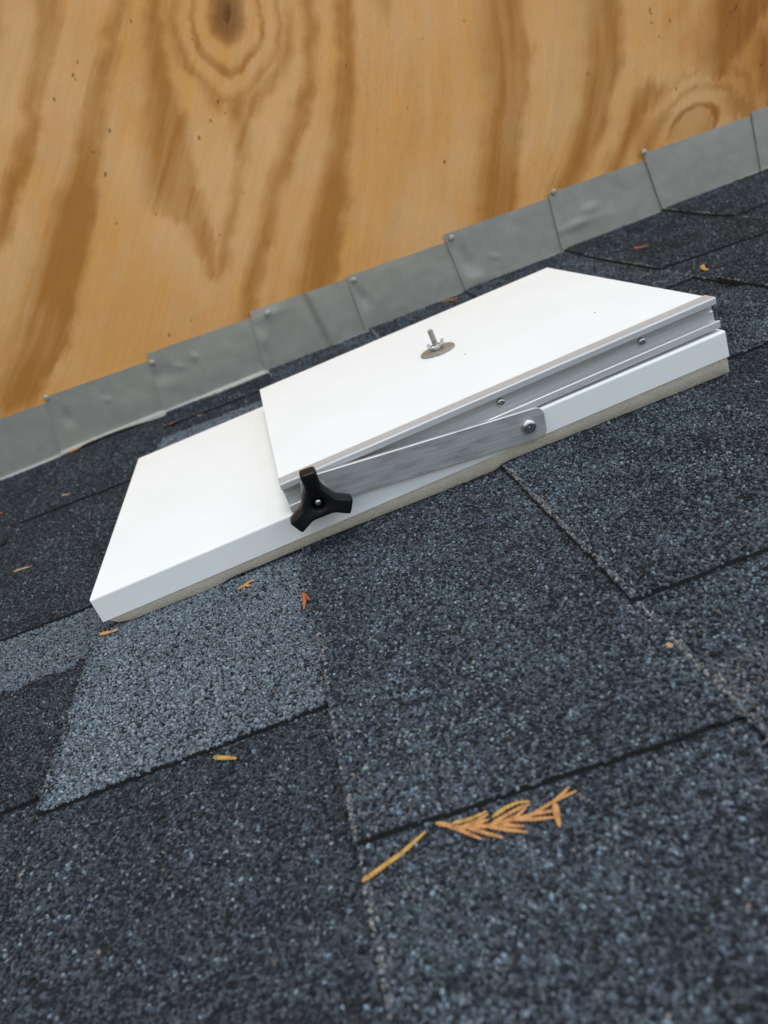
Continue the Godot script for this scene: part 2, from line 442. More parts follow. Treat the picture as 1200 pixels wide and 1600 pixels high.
func build_wall() -> void:
	var x0 := -0.62
	var x1 := 1.05
	var y0 := -0.36
	var y1 := 0.94
	var m := mat("plywood", Color.WHITE, 0.62)
	m.albedo_texture = plywood_texture(x0, y0, x1, y1, 1336, 1040)
	m.metallic_specular = 0.35
	var o := MeshInstance3D.new()
	o.name = "plywood_wall"
	var st := begin()
	var tw := x1 - x0
	var th := y1 - y0
	# the sheet repeats mirrored beyond the stretch that the photograph shows
	var xs := [x0 - 0.7, x0, x1, x1 + 0.7]
	var us := [0.7 / tw, 0.0, 1.0, 1.0 - 0.7 / tw]
	var ys := [y0 - 0.4, y0, y1, y1 + 0.8]
	var vs := [1.0 - 0.4 / th, 1.0, 0.0, 0.8 / th]
	for i in 3:
		for j in 3:
			var c := []
			for k: Array in [[i, j], [i, j + 1], [i + 1, j + 1], [i, j], [i + 1, j + 1], [i + 1, j]]:
				st.set_uv(Vector2(us[k[0]], vs[k[1]]))
				st.add_vertex(Vector3(xs[k[0]], ys[k[1]], 0.0))
	st.set_uv(Vector2(0.4, 0.4))
	var lo := Vector3(xs[0], ys[0], -0.018)
	var hi := Vector3(xs[3], ys[3], 0.0)
	quad(st, lo, Vector3(hi.x, lo.y, lo.z), Vector3(hi.x, hi.y, lo.z), Vector3(lo.x, hi.y, lo.z), Vector3(0, 0, -1))
	quad(st, Vector3(lo.x, hi.y, lo.z), Vector3(hi.x, hi.y, lo.z), hi, Vector3(lo.x, hi.y, 0), Vector3(0, 1, 0))
	quad(st, Vector3(lo.x, lo.y, lo.z), Vector3(lo.x, hi.y, lo.z), Vector3(lo.x, hi.y, 0), Vector3(lo.x, lo.y, 0), Vector3(-1, 0, 0))
	quad(st, Vector3(hi.x, lo.y, lo.z), Vector3(hi.x, hi.y, lo.z), hi, Vector3(hi.x, lo.y, 0), Vector3(1, 0, 0))
	o.mesh = done(st)
	o.material_override = m
	add_child(o)
	o.set_meta("label", "upright plywood wall with brown grain bands and a dark knot, above the metal flashing")
	o.set_meta("category", "wall")

# ---------------------------------------------------------------- roof
# raised tabs of each course: [start, end at the lower edge, end at the upper edge, tone]
var tabs := {
	-5: [[0.05, 0.2, 0.2, 0], [0.33, 0.5, 0.5, 0], [0.62, 0.85, 0.85, 0]],
	-4: [[0.0, 0.14, 0.14, 0], [0.24, 0.4, 0.4, 0], [0.5, 0.78, 0.78, 0]],
	-3: [[0.0, 0.276, 0.266, 0], [0.36, 0.5, 0.5, 0], [0.6, 0.8, 0.8, 0]],
	-2: [[0.0, 0.2254, 0.2243, 0], [0.3, 0.505, 0.5083, 0], [0.6, 0.7087, 0.7087, 0], [0.82, 1.1, 1.1, 0]],
	-1: [[0.0, 0.07, 0.07, 0], [0.12, 0.25, 0.25, 1], [0.4, 0.7255, 0.7296, 1], [0.86, 1.1, 1.1, 0]],
	0: [[0.0, 0.1, 0.1, 0], [0.2, 0.36, 0.36, 0], [0.45, 0.8171, 0.8297, 0], [0.98, 1.2, 1.2, 0]],
	1: [[0.0, 0.12, 0.12, 0], [0.2, 0.3, 0.3, 0], [0.42, 0.7494, 0.7515, 0], [0.9, 1.1, 1.1, 0]],
	2: [[0.0, 0.322, 0.3207, 0], [0.4, 0.5384, 0.5386, 0], [0.66, 0.8, 0.8, 0]],
	3: [[0.0, 0.257, 0.278, 0], [0.36, 0.53, 0.53, 0], [0.7, 0.9, 0.9, 0]],
	4: [[0.0, 0.1665, 0.163, 0], [0.26, 0.42, 0.42, 0], [0.6, 0.8, 0.8, 0]],
	5: [[0.05, 0.22, 0.22, 0], [0.33, 0.5, 0.5, 0], [0.62, 0.85, 0.85, 0]],
	6: [[0.0, 0.14, 0.14, 0], [0.24, 0.4, 0.4, 0], [0.5, 0.78, 0.78, 0]],
}
const ROOF_END := 1.3
const LAID := {-1: 0.005, 0: 0.0072, 1: 0.0068, 3: 0.001}      # how far each course was laid off the even spacing
func course_x(k: int) -> float:
	return k * COURSE + LAID.get(k, 0.0)
func lift(z: float) -> float:
	return 0.0045 * exp(-pow(z / 0.07, 2.0))    # the shingles ride up over the flashing flange
func base_y(f: float, z: float) -> float:
	return -0.0029 - 0.0030 * f + lift(z)
func tab_y(f: float, z: float) -> float:
	return -0.0032 * f + lift(z)
func tab_at(k: int, f: float, z: float) -> int:
	var i := 0
	for t: Array in tabs[k]:
		if z >= t[0] and z <= lerpf(t[1], t[2], f):
			return i
		i += 1
	return -1
func surface_y(x: float, z: float) -> float:
	var k := int(floor(x / COURSE))
	if x < course_x(k):
		k -= 1
	var f := (x - course_x(k)) / COURSE
	return tab_y(f, z) if tabs.has(k) and tab_at(k, f, z) >= 0 else base_y(f, z)

func layer(x0: float, x1: float, z0: float, za: float, zb: float, top: Callable, thick: float, ragged: float, seed_: int) -> ArrayMesh:
	# a sheet of shingle with ragged cut edges: surface 0 the granule face, surface 1 the sides, surface 2 the butt edge
	var nx := 10
	var nz := maxi(6, int((maxf(za, zb) - z0) / 0.004))
	var r := RandomNumberGenerator.new()
	r.seed = seed_
	var p := []
	for i in nx + 1:
		var row := PackedVector3Array()
		for j in nz + 1:
			var f := float(i) / nx
			var x := lerpf(x0, x1, f)
			var z := lerpf(z0, lerpf(za, zb, f), float(j) / nz)
			if i == 0:
				x += ragged * r.randf_range(-1, 1) + 0.0008 * wob.get_noise_2d(z * 60.0, seed_ * 3.1)
			if j == nz or (j == 0 and z0 > 0.0):
				z += ragged * r.randf_range(-1, 1) + 0.0010 * wob.get_noise_2d(x * 80.0, seed_ * 5.3 + j)
			row.append(Vector3(x, top.call((x - x0) / COURSE, z), z))
		p.append(row)
	var m := ArrayMesh.new()
	var st := begin()
	for i in nx:
		for j in nz:
			quad(st, p[i][j], p[i + 1][j], p[i + 1][j + 1], p[i][j + 1], Vector3.UP)
	st.generate_normals()
	st.commit(m)
	var d := Vector3(0, -thick, 0)
	st = begin()
	for i in nx:
		quad(st, p[i][nz], p[i + 1][nz], p[i + 1][nz] + d, p[i][nz] + d, Vector3(0, 0, 1))
		quad(st, p[i][0], p[i + 1][0], p[i + 1][0] + d, p[i][0] + d, Vector3(0, 0, -1))
	for j in nz:
		quad(st, p[nx][j], p[nx][j + 1], p[nx][j + 1] + d, p[nx][j] + d, Vector3(1, 0, 0))
		quad(st, p[0][j] + d, p[0][j + 1] + d, p[nx][j + 1] + d, p[nx][j] + d, Vector3(0, -1, 0))
	st.generate_normals()
	st.commit(m)
	st = begin()
	for j in nz:
		quad(st, p[0][j], p[0][j + 1], p[0][j + 1] + d, p[0][j] + d, Vector3(-1, 0, 0))
	st.generate_normals()
	st.commit(m)
	m.surface_set_material(0, M.shingle_asphalt)
	m.surface_set_material(1, M.shingle_edge)
	m.surface_set_material(2, M.butt_edge)
	return m

func chip(seed_: int) -> ArrayMesh:
	var r := RandomNumberGenerator.new()
	r.seed = seed_
	var lo := PackedVector3Array()
	var hi := PackedVector3Array()
	for k in 5:
		var a := TAU * (k + r.randf_range(-0.25, 0.25)) / 5
		var q := Vector3(cos(a), 0, sin(a))
		lo.append(q * r.randf_range(0.42, 0.58) + Vector3(0, -0.4, 0))
		hi.append(q * r.randf_range(0.26, 0.42) + Vector3(r.randf_range(-0.06, 0.06), r.randf_range(0.2, 0.5), r.randf_range(-0.06, 0.06)))
	var st := begin()
	for k in 5:
		var n := (k + 1) % 5
		quad(st, lo[k], lo[n], hi[n], hi[k], lo[k] + lo[n])
		tri(st, hi[k], hi[n], Vector3(0, 0.42, 0), Vector3.UP)
	return done(st)

var scuffs := []
func tone(k: int, f: float, x: float, z: float, tab: int) -> int:
	# 0 dark blend, 1 light slate blend, 2 brownish pale blend, 3 middle blend
	if tab >= 0:
		return 3 if tabs[k][tab][3] == 0 and k in [0, 1, 2] else tabs[k][tab][3]
	var edge := 0.012 * wob.get_noise_2d(x * 30.0, z * 30.0)
	if k == -2 and z > 0.5 and z < 0.585 + edge:
		return 1
	if k == 1 and z > 0.805 + 2.0 * edge and z < 0.87 + edge and x < 0.185 + 2.0 * edge:
		return 2
	return 3 if k in [0, 1] else 0

func granules(k: int) -> MultiMeshInstance3D:
	var r := RandomNumberGenerator.new()
	r.seed = 900 + k
	var buf := PackedFloat32Array()
	var step := 0.00130
	var n := 0
	var patch := FastNoiseLite.new()
	patch.seed = 77
	patch.frequency = 22.0
	patch.fractal_octaves = 3
	var x0 := course_x(k)
	var wide_f := (course_x(k + 1) - x0) / COURSE
	var iz := 0
	var nz := int(0.98 / step)
	var nx := int(COURSE * wide_f / step) + 1
	while iz < nz:
		var z := (iz + 0.5) * step
		iz += 1
		# skip rows wholly outside the view with a margin for a step aside
		var pa := to_pixel(Vector3(x0, 0, z))
		var pb := to_pixel(Vector3(x0 + COURSE, 0, z))
		if pb.x < -160 or pa.x > 1360 or minf(pa.y, pb.y) > 1760:
			continue
		var far := z < 0.42
		for ix in nx:
			if far and r.randf() < 0.2:
				continue
			var f := (ix + r.randf_range(-0.1, 1.1)) * step / COURSE
			if f < -0.004 or f > wide_f:
				continue
			var x := x0 + f * COURSE
			var zz := z + step * r.randf_range(-0.6, 0.6)
			var pp := lerpf(pa.x, pb.x, f)
			if pp < -160 or pp > 1360:
				continue
			if zz > 0.285 and zz < 0.552 and x > -0.118 and x < 0.303:
				continue    # pressed under the foam pad
			var t := tab_at(k, f, zz)
			var y := tab_y(f, zz) if t >= 0 else base_y(f, zz)
			# size, lie and colour of one mineral granule
			var s := (0.00103 + 0.00105 * pow(r.randf(), 1.7)) * (1.12 if far else 1.0)
			var a := r.randf() * TAU
			var tx := r.randf_range(-0.35, 0.35)
			var tz := r.randf_range(-0.35, 0.35)
			var sa := s * r.randf_range(0.9, 1.45)
			var sb := s * r.randf_range(0.75, 1.1)
			var h := s * r.randf_range(0.55, 1.05)
			var ca := cos(a)
			var sn := sin(a)
			y += r.randf_range(-0.0004, 0.00045)
			buf.append_array([sa * ca, h * tx, -sb * sn, x, sa * (-tx * ca + tz * sn), h, sb * (tx * sn + tz * ca), y, sa * sn, -h * tz, sb * ca, zz])
			var u := r.randf()
			var p := patch.get_noise_2d(x, zz)
			var wide := wob.get_noise_2d(x * 9.0 + 3.0, zz * 7.0)
			var kind := tone(k, f, x, zz, t)
			if kind == 1 and (f * COURSE < 0.010 * r.randf() - 0.003 or (wide_f - f) * COURSE < 0.010 * r.randf() - 0.004):
				kind = 3
			# shares of the dark, middle and pale minerals in the blend
			var mid_share: float = [0.42, 0.86, 0.62, 0.53][kind] + (0.25 * p + 0.22 * wide) * (0.25 if kind == 1 else 1.0)
			var pale_share: float = [0.04, 0.17, 0.13, 0.085][kind] * (1.0 + 0.9 * p + 1.1 * wide)
			for q: Array in scuffs:
				if Geometry2D.get_closest_point_to_segment(Vector2(x, zz), q[0], q[1]).distance_to(Vector2(x, zz)) < 0.0016 * (0.6 + r.randf()):
					pale_share = 0.55
			var g := 0.007 + 0.014 * r.randf()
			if u < mid_share:
				g = [0.032, 0.095, 0.07, 0.042][kind] + [0.06, 0.13, 0.07, 0.09][kind] * r.randf()
			if u < pale_share:
				g = 0.15 + 0.13 * r.randf() + (0.06 if kind == 1 else 0.0)
			var warm := r.randf()
			var c := Color(g * 0.75, g * 0.98, g * 1.19) if kind != 1 else Color(g * 0.80, g * 0.99, g * 1.16)
			if warm < 0.05 or (kind == 2 and warm < 0.6):
				c = Color(g * 1.04, g * 1.0, g * 0.98)
			if u > 0.9994:
				c = Color(0.2, 0.155, 0.12)
			# worn, pale mineral along the cut lower edge
			var worn := 0.12 if k == -1 else 0.32
			if k == 1:
				worn = 0.55
			if k == 0:
				worn = 0.06 if zz < 0.67 else 0.62
			if f * COURSE < 0.0019 + 0.0022 * p + (0.0006 if k == 1 else 0.0) and r.randf() < worn + 0.8 * wob.get_noise_2d(zz * 25.0, k * 7.0):
				g = 0.11 + 0.17 * r.randf()
				c = Color(g * 1.0, g * 0.99, g * 0.94)
			buf.append_array([c.r, c.g, c.b, 1.0])
			n += 1
	if n == 0:
		return null
	var mm := MultiMesh.new()
	mm.transform_format = MultiMesh.TRANSFORM_3D
	mm.use_colors = true
	mm.mesh = chip(40 + k)
	mm.instance_count = n
	mm.buffer = buf
	var o := MultiMeshInstance3D.new()
	o.name = "granules"
	o.multimesh = mm
	o.material_override = M.granule
	o.set_meta("kind", "stuff")
	o.set_meta("label", "mineral granules covering the shingle")
	return o

func build_roof() -> void:
	for q: Array in [[622, 1084, 662, 1076], [592, 1166, 650, 1142], [892, 808, 956, 797], [700, 1130, 740, 1122], [1060, 730, 1110, 716]]:
		var a := on_height(q[0], q[1])
		var b := on_height(q[2], q[3])
		scuffs.append([Vector2(a.x, a.z), Vector2(b.x, b.z)])
	var roof := Node3D.new()
	roof.name = "roof"
	add_child(roof)
	roof.transform = to_world
	roof.set_meta("kind", "structure")
	roof.set_meta("label", "sloping roof of dark slate-blue asphalt shingles below the plywood wall")
	var st := begin()
	box(st, Vector3(-1.4, -0.06, 0.0), Vector3(1.7, -0.0135, 2.2))
	obj("roof_deck", done(st), M.shingle_asphalt, roof)
	var total := 0
	for k: int in tabs.keys():
		var x0 := course_x(k)
		var s := obj("shingle", layer(x0, x0 + COURSE + 0.012, 0.0, ROOF_END, ROOF_END, base_y, 0.0029, 0.0005, 200 + k), null, roof)
		var i := 0
		for t: Array in tabs[k]:
			obj("tab", layer(x0 - 0.0005, x0 + COURSE + 0.004, t[0], t[1], t[2] + 0.03 * (t[2] - t[1]), tab_y, 0.0031, 0.0006, 300 + 10 * k + i), null, s)
			i += 1
		var g := granules(k)
		if g:
			s.add_child(g, true)
			total += g.multimesh.instance_count
	print("granules: ", total)

# ---------------------------------------------------------------- flashing
func build_flashing() -> void:
	var left_top := [-0.412, -0.2692, -0.1279, 0.0137, 0.1458, 0.2821, 0.4281, 0.5623, 0.715, 0.858]
	var left_bot := [-0.427, -0.2870, -0.1430, 0.0005, 0.1446, 0.2885, 0.4280, 0.5740, 0.717, 0.86]
	var high := [0.080, 0.0800, 0.0821, 0.0822, 0.0775, 0.0800, 0.0785, 0.0802, 0.077, 0.078]
	var nails := [[], [72, 622], [238, 567], [418, 490], [553, 438], [706, 372], [866, 300], [1007, 238], [], []]
	var labels := ["grey step flashing piece at the low end of the row, below the lifted one",
		"grey step flashing piece with its bottom edge lifted off the shingles, dry bits beneath",
		"grey step flashing piece with two small dents, just upslope of the lifted one",
		"grey step flashing piece with a shiny creased corner and an upright fold",
		"plain smooth grey step flashing piece directly behind the bolt and round washer",
		"grey step flashing piece with buckled lower corner, second upslope from the folded one",
		"grey step flashing piece with a horizontal ripple, just downslope of the plain end piece",
		"large plain grey step flashing piece below the swirled knot in the plywood",
		"grey step flashing piece upslope of the one under the swirled knot",
		"grey step flashing piece at the high end of the row"]
	# dents: [piece, distance along, height, radius along, radius up, depth]
	var dents := [[1, 0.03, 0.045, 0.008, 0.012, -0.0022], [1, 0.085, 0.048, 0.005, 0.004, 0.001], [1, 0.11, 0.03, 0.03, 0.02, 0.001],
		[2, 0.045, 0.052, 0.005, 0.003, 0.0016], [2, 0.068, 0.056, 0.004, 0.004, 0.0018], [2, 0.02, 0.05, 0.014, 0.01, -0.0018],
		[3, 0.015, 0.04, 0.006, 0.014, 0.002], [3, 0.035, 0.07, 0.02, 0.006, 0.0016], [3, 0.05, 0.035, 0.03, 0.02, -0.0012],
		[4, 0.012, 0.045, 0.006, 0.012, -0.0026], [4, 0.07, 0.04, 0.04, 0.03, 0.0006],
		[5, 0.012, 0.04, 0.006, 0.02, -0.0022], [5, 0.05, 0.03, 0.004, 0.003, 0.0014], [5, 0.02, 0.012, 0.01, 0.01, 0.002],
		[6, 0.05, 0.04, 0.012, 0.006, 0.0012], [6, 0.03, 0.028, 0.03, 0.005, 0.0014], [6, 0.085, 0.045, 0.02, 0.02, -0.001],
		[7, 0.09, 0.04, 0.05, 0.03, 0.0008]]
	var bump := FastNoiseLite.new()
	bump.seed = 55
	bump.frequency = 12.0
	for i in left_top.size():
		var nxt := mini(i + 1, left_top.size() - 1)
		var len_t: float = (left_top[nxt] - left_top[i] if nxt > i else 0.14) + 0.03
		var len_b: float = (left_bot[nxt] - left_bot[i] if nxt > i else 0.14) + 0.03
		var base := Vector3(left_bot[i], 0, 0)
		var t := thing("step_flashing", labels[i], "flashing", Transform3D(Basis(), base), "step flashing along the wall foot")
		var nu := 44
		var ny := 22
		var nf := 5
		var g := []
		var low: float = [0.0045, 0.0065, 0.0045][i] if i < 3 else 0.0005
		var flange: float = [0.002, 0.009, 0.009, 0.003, 0.003, 0.003, 0.003, 0.003, 0.003, 0.003][i]
		for a in nu + 1:
			var u := float(a) / nu
			var row := PackedVector3Array()
			for b in ny + nf + 1:
				var v := minf(1.0, float(b) / ny)
				var top: float = high[i] - 0.0090 * u + 0.0006 * bump.get_noise_2d(u * 0.4 + i, 3.0)
				var y := lerpf(top, low, v)
				var x := lerpf(left_top[i] + u * len_t, left_bot[i] + u * len_b, v) - base.x
				var z := lerpf(0.0028, 0.0009, minf(1.0, u * 1.1)) + 0.0004 * bump.get_noise_2d(x + i, y * 1.4) + 0.0012 * v * v
				for d: Array in dents:
					if d[0] == i:
						z += 0.65 * d[5] * exp(-pow((x - d[1]) / d[3], 2.0) - pow((y - d[2]) / d[4], 2.0))
				if i == 3:
					z += 0.0032 * smoothstep(0.088, 0.094, x + 0.1 * (y - 0.04)) * (1.0 - smoothstep(0.095, 0.135, x))
				z = maxf(z, 0.0006)
				if b > ny:
					var w := float(b - ny) / nf
					z += flange * w
					y -= 0.0012 * sin(w * PI * 0.5)
					if i == 1:
						y += 0.003 * w * sin(u * 5.0)
						z += 0.002 * w * sin(u * 9.0)
				row.append(Vector3(x, y, z))
			g.append(row)
		var st := begin(true)
		for a in nu:
			for b in ny + nf:
				quad(st, g[a][b], g[a + 1][b], g[a + 1][b + 1], g[a][b + 1], Vector3(0, 0.3, 1))
		st.set_smooth_group(-1)
		var th := Vector3(0, -0.0001, -0.0005)
		for a in nu:
			quad(st, g[a][0], g[a + 1][0], g[a + 1][0] + th, g[a][0] + th, Vector3(0, 1, 0))
			quad(st, g[a][ny + nf], g[a + 1][ny + nf], g[a + 1][ny + nf] + Vector3(0, -0.0006, 0), g[a][ny + nf] + Vector3(0, -0.0006, 0), Vector3(0, 0, 1))
		for b in ny + nf:
			quad(st, g[0][b], g[0][b + 1], g[0][b + 1] + th, g[0][b] + th, Vector3(-1, 0, 0))
			quad(st, g[nu][b], g[nu][b + 1], g[nu][b + 1] + th, g[nu][b] + th, Vector3(1, 0, 0))
		obj("sheet", done(st), M.flashing, t)
		if nails[i]:
			var at := on_depth(nails[i][0], nails[i][1], 0.005) - base
			st = begin(true)
			lathe(st, [[0.0038, 0.0], [0.0040, 0.0007], [0.0034, 0.0014], [0.0020, 0.0018], [0.0, 0.0019]], 14, Transform3D(Basis(Vector3(1, 0, 0), PI / 2 + 0.1), at - Vector3(0, 0, 0.0012)))
			obj("nail", done(st), M.nail, t)

# ---------------------------------------------------------------- hatch panel
func rounded_rect(cx: float, cy: float, hx: float, hy: float, r: float, turn: float, n := 5) -> PackedVector2Array:
	var p := PackedVector2Array()
	for c in 4:
		var sx := 1.0 if c in [0, 3] else -1.0
		var sy := 1.0 if c < 2 else -1.0
		for k in n + 1:
			var a := PI / 2 * (c + float(k) / n)
			p.append(Vector2(cx, cy) + Vector2(sx * (hx - r) + r * cos(a), sy * (hy - r) + r * sin(a)).rotated(turn))
	return p

func cross_screw(parent: Node, at: Vector3, r: float, h: float, turn: float) -> MeshInstance3D:
	var st := begin(true)
	var up := Transform3D(Basis(Vector3(1, 0, 0), PI / 2), at)
	lathe(st, [[r, 0.0], [r * 1.02, h * 0.35], [r * 0.93, h * 0.75], [r * 0.78, h], [r * 0.5, h * 1.05]], 20, up)
	# the cross recess: a star-shaped pit in the head
	var n := 24
	for k in n:
		var ring := []
		for j: int in [k, k + 1]:
			var a := TAU * j / n + turn
			var star := r * (0.16 + 0.28 * pow(absf(cos(2.0 * (a - turn))), 5.0))
			ring.append([Vector3(cos(a), 0, sin(a)) * r * 0.5 + Vector3(0, h * 1.05, 0), Vector3(cos(a), 0, sin(a)) * star + Vector3(0, h * 1.04, 0), Vector3(cos(a), 0, sin(a)) * star * 0.6 + Vector3(0, h * 0.35, 0)])
		quad(st, up * ring[0][0], up * ring[1][0], up * ring[1][1], up * ring[0][1], up.basis * Vector3.UP)
		st.set_smooth_group(-1)
		quad(st, up * ring[0][1], up * ring[1][1], up * ring[1][2], up * ring[0][2], up.basis * -ring[0][1])
		tri(st, up * ring[0][2], up * ring[1][2], up * Vector3(0, h * 0.3, 0), up.basis * Vector3.UP)
		st.set_smooth_group(0)
	return obj("screw", done(st), M.zinc, parent)

func knob_sdf(p: Vector2, arms: Array) -> float:
	var d := p.length() - 0.0094
	for a: float in arms:
		var q := p.rotated(-a)
		var half := 0.0047 + 0.0006 * q.x / 0.02
		var b := Vector2(absf(q.x - 0.0105) - 0.0108 + 0.002, absf(q.y) - half + 0.002)
		var e := Vector2(maxf(b.x, 0), maxf(b.y, 0)).length() + minf(maxf(b.x, b.y), 0.0) - 0.002
		var k := 0.005
		var h := clampf(0.5 + 0.5 * (d - e) / k, 0, 1)
		d = lerpf(d, e, h) - k * h * (1.0 - h)
	return d

func build_hatch() -> void:
	var tilt := atan2(0.0017, 0.4466)
	var at := Transform3D(Basis(Vector3(0, 1, 0), atan2(0.0077, 0.4466)) * Basis(Vector3(0, 0, 1), tilt), Vector3(-0.1286, 0.0, 0.5685))
	var inv := at.affine_inverse()
	var hatch := thing("hatch_panel", "white foam-backed hatch panel with aluminium latch lying on the shingles", "panel", at)
	var L := 0.4467
	var depth := 0.300
	var top := 0.025
	var under := 0.0072
	# lower white board
	var st := begin()
	var prof := PackedVector2Array([Vector2(-depth, under), Vector2(0.0, under), Vector2(0.0, top - 0.0012), Vector2(-0.0004, top - 0.0004), Vector2(-0.0012, top), Vector2(-depth, top)])
	extrude_x(st, prof, 0.0, L)
	var board := obj("lower_board", done(st), M.white_laminate, hatch)
	board.set_meta("label", "white lower board with plain front edge")
	# foam pad that sags towards the shingles under it
	st = begin(true)
	var nf := 110
	var low := []
	for i in nf + 1:
		var x := lerpf(0.004, L - 0.001, float(i) / nf)
		var under_ := at * Vector3(x, 0, -0.012)
		var rx := under_.x
		var y := maxf(surface_y(rx, under_.z), surface_y(rx, under_.z + 0.01))
		y = y * 0.3 if rx > -0.045 and rx < 0.0072 else y - 0.0004
		y += 0.0004 * wob.get_noise_2d(x * 40.0, 5.0) + 0.0004
		y = minf((inv * Vector3(rx, y, under_.z)).y, under - 0.003)
		if i < 3:
			y = lerpf(under - 0.003, y, sqrt(i / 3.0))
		low.append(y)
	for pass_ in 2:
		for i in range(4, nf):
			low[i] = (low[i - 1] + 2.0 * low[i] + low[i + 1]) / 4.0
	for i in nf:
		var xa := lerpf(0.004, L - 0.001, float(i) / nf)
		var xb := lerpf(0.004, L - 0.001, float(i + 1) / nf)
		var za := -0.0012 + 0.0006 * wob.get_noise_2d(xa * 60.0, 9.0)
		var zb := -0.0012 + 0.0006 * wob.get_noise_2d(xb * 60.0, 9.0)
		var ua := under - 0.0003
		quad(st, Vector3(xa, ua, za), Vector3(xb, ua, zb), Vector3(xb, low[i + 1] + 0.0012, zb - 0.0002), Vector3(xa, low[i] + 0.0012, za - 0.0002), Vector3(0, 0, 1))
		quad(st, Vector3(xa, low[i] + 0.0012, za - 0.0002), Vector3(xb, low[i + 1] + 0.0012, zb - 0.0002), Vector3(xb, low[i + 1], zb - 0.0018), Vector3(xa, low[i], za - 0.0018), Vector3(0, -1, 1))
		quad(st, Vector3(xa, low[i], za - 0.0018), Vector3(xb, low[i + 1], zb - 0.0018), Vector3(xb, low[i + 1], -depth + 0.002), Vector3(xa, low[i], -depth + 0.002), Vector3(0, -1, 0))
		quad(st, Vector3(xa, ua, -depth + 0.002), Vector3(xb, ua, -depth + 0.002), Vector3(xb, low[i + 1], -depth + 0.002), Vector3(xa, low[i], -depth + 0.002), Vector3(0, 0, -1))
	st.set_smooth_group(-1)
	for e: Array in [[0.004, low[0], -1.0], [L - 0.001, low[nf], 1.0]]:
		quad(st, Vector3(e[0], under - 0.0003, -0.0012), Vector3(e[0], under - 0.0003, -depth + 0.002), Vector3(e[0], e[1], -depth + 0.002), Vector3(e[0], e[1] + 0.0006, -0.0016), Vector3(e[2], 0, 0))
	var pad := obj("foam_pad", done(st), M.foam, hatch)
	pad.set_meta("label", "beige foam pad under the white board")
	# scuffs on the front edge of the board
	# upper board with its aluminium frame profile
	var fl := inv * Vector3(0.0115, 0.0266, 0.5658)
	var fr := inv * Vector3(0.3172, 0.0290, 0.5580)
	var dx := (fr - fl).normalized()
	var dz := Vector3(0, 0, 1)
	dz = (dz - dx * dx.dot(dz)).normalized()
	var dy := dz.cross(dx)
	var up := Node3D.new()
	up.name = "upper_board"
	hatch.add_child(up)
	up.transform = Transform3D(Basis(dx, dy, dz), fl)
	var U := fl.distance_to(fr)
	var H := 0.0208
	st = begin()
	prof = PackedVector2Array([Vector2(-0.278, 0.003), Vector2(-0.0133, 0.003), Vector2(-0.0133, H - 0.0004), Vector2(-0.278, H - 0.0004)])
	extrude_x(st, prof, 0.0006, U - 0.001)
	obj("white_face", done(st), M.white_laminate, up)
	st = begin()
	# profile (depth, height): bottom lip, recessed web with a step, top lip with three fine grooves
	prof = PackedVector2Array([Vector2(-0.0123, 0.0), Vector2(-0.0003, 0.0), Vector2(0.0, 0.0004), Vector2(0.0, 0.0044), Vector2(-0.0004, 0.0048), Vector2(-0.0016, 0.0048), Vector2(-0.0019, 0.0040), Vector2(-0.0062, 0.0040),
		Vector2(-0.0062, 0.0102), Vector2(-0.0070, 0.0110), Vector2(-0.0070, 0.0160), Vector2(-0.0014, 0.0160), Vector2(-0.0002, 0.0163), Vector2(-0.0002, H - 0.0010), Vector2(-0.0009, H),
		Vector2(-0.0026, H), Vector2(-0.0027, H - 0.0011), Vector2(-0.0032, H - 0.0011), Vector2(-0.0033, H), Vector2(-0.0056, H), Vector2(-0.0057, H - 0.0011), Vector2(-0.0062, H - 0.0011), Vector2(-0.0063, H),
		Vector2(-0.0088, H), Vector2(-0.0089, H - 0.0011), Vector2(-0.0094, H - 0.0011), Vector2(-0.0095, H), Vector2(-0.0118, H + 0.0001), Vector2(-0.0123, H - 0.0004)])
	extrude_x(st, prof, 0.0, U)
	var ex := obj("frame_profile", done(st), M.aluminium, up)
	ex.set_meta("label", "grooved aluminium edge profile along the upper board")
	var to_up := (at * up.transform).affine_inverse()
	for s: Array in [[782, 629], [1004, 531]]:
		var p := to_up * on_depth(s[0], s[1], 0.5550)
		cross_screw(up, Vector3(p.x, 0.0102, -0.0063), 0.0030, 0.0016, 0.6)
	for q: Array in [[930, 490, 0.0005], [727, 554, 0.0005]]:
		var p := to_up * on_height(q[0], q[1], 0.0482)
		st = begin()
		tube(st, PackedVector3Array([Vector3(p.x - q[2], H - 0.0003, p.z), Vector3(p.x, H - 0.0001, p.z + q[2] * 0.3), Vector3(p.x + q[2], H - 0.0003, p.z - q[2] * 0.2)]), PackedFloat32Array([q[2] * 0.4, q[2] * 0.7, q[2] * 0.3]), 5)
		obj("grit_speck", done(st), M.shingle_edge, up)
	# latch bar
	var sc := inv * on_depth(826, 666, 0.5672)
	var dir := deg_to_rad(-6.2) - tilt
	var kc := inv * on_depth(498, 788, 0.5880)
	var end := 0.0118
	var half_len := (end + sc.x - kc.x + 0.0085) * 0.5
	var mid := Vector2(sc.x, sc.y) + Vector2(cos(dir), sin(dir)) * (end - half_len)
	st = begin()
	extrude_z(st, rounded_rect(0.0, 0.0, half_len, 0.0107, 0.0060, 0.0), 0.0006, 0.0037, 0.0004)
	var bar := obj("latch_bar", done(st), M.bar_aluminium, hatch)
	bar.transform = Transform3D(Basis(Vector3(0, 0, 1), dir), Vector3(mid.x, mid.y, 0.0))
	bar.set_meta("label", "flat brushed aluminium latch bar with rounded end")
	cross_screw(bar, Vector3(half_len - end, 0.0, 0.0037), 0.0049, 0.0030, 0.9)
	# three-armed knob
	var knob := Node3D.new()
	knob.name = "clamp_knob"
	hatch.add_child(knob)
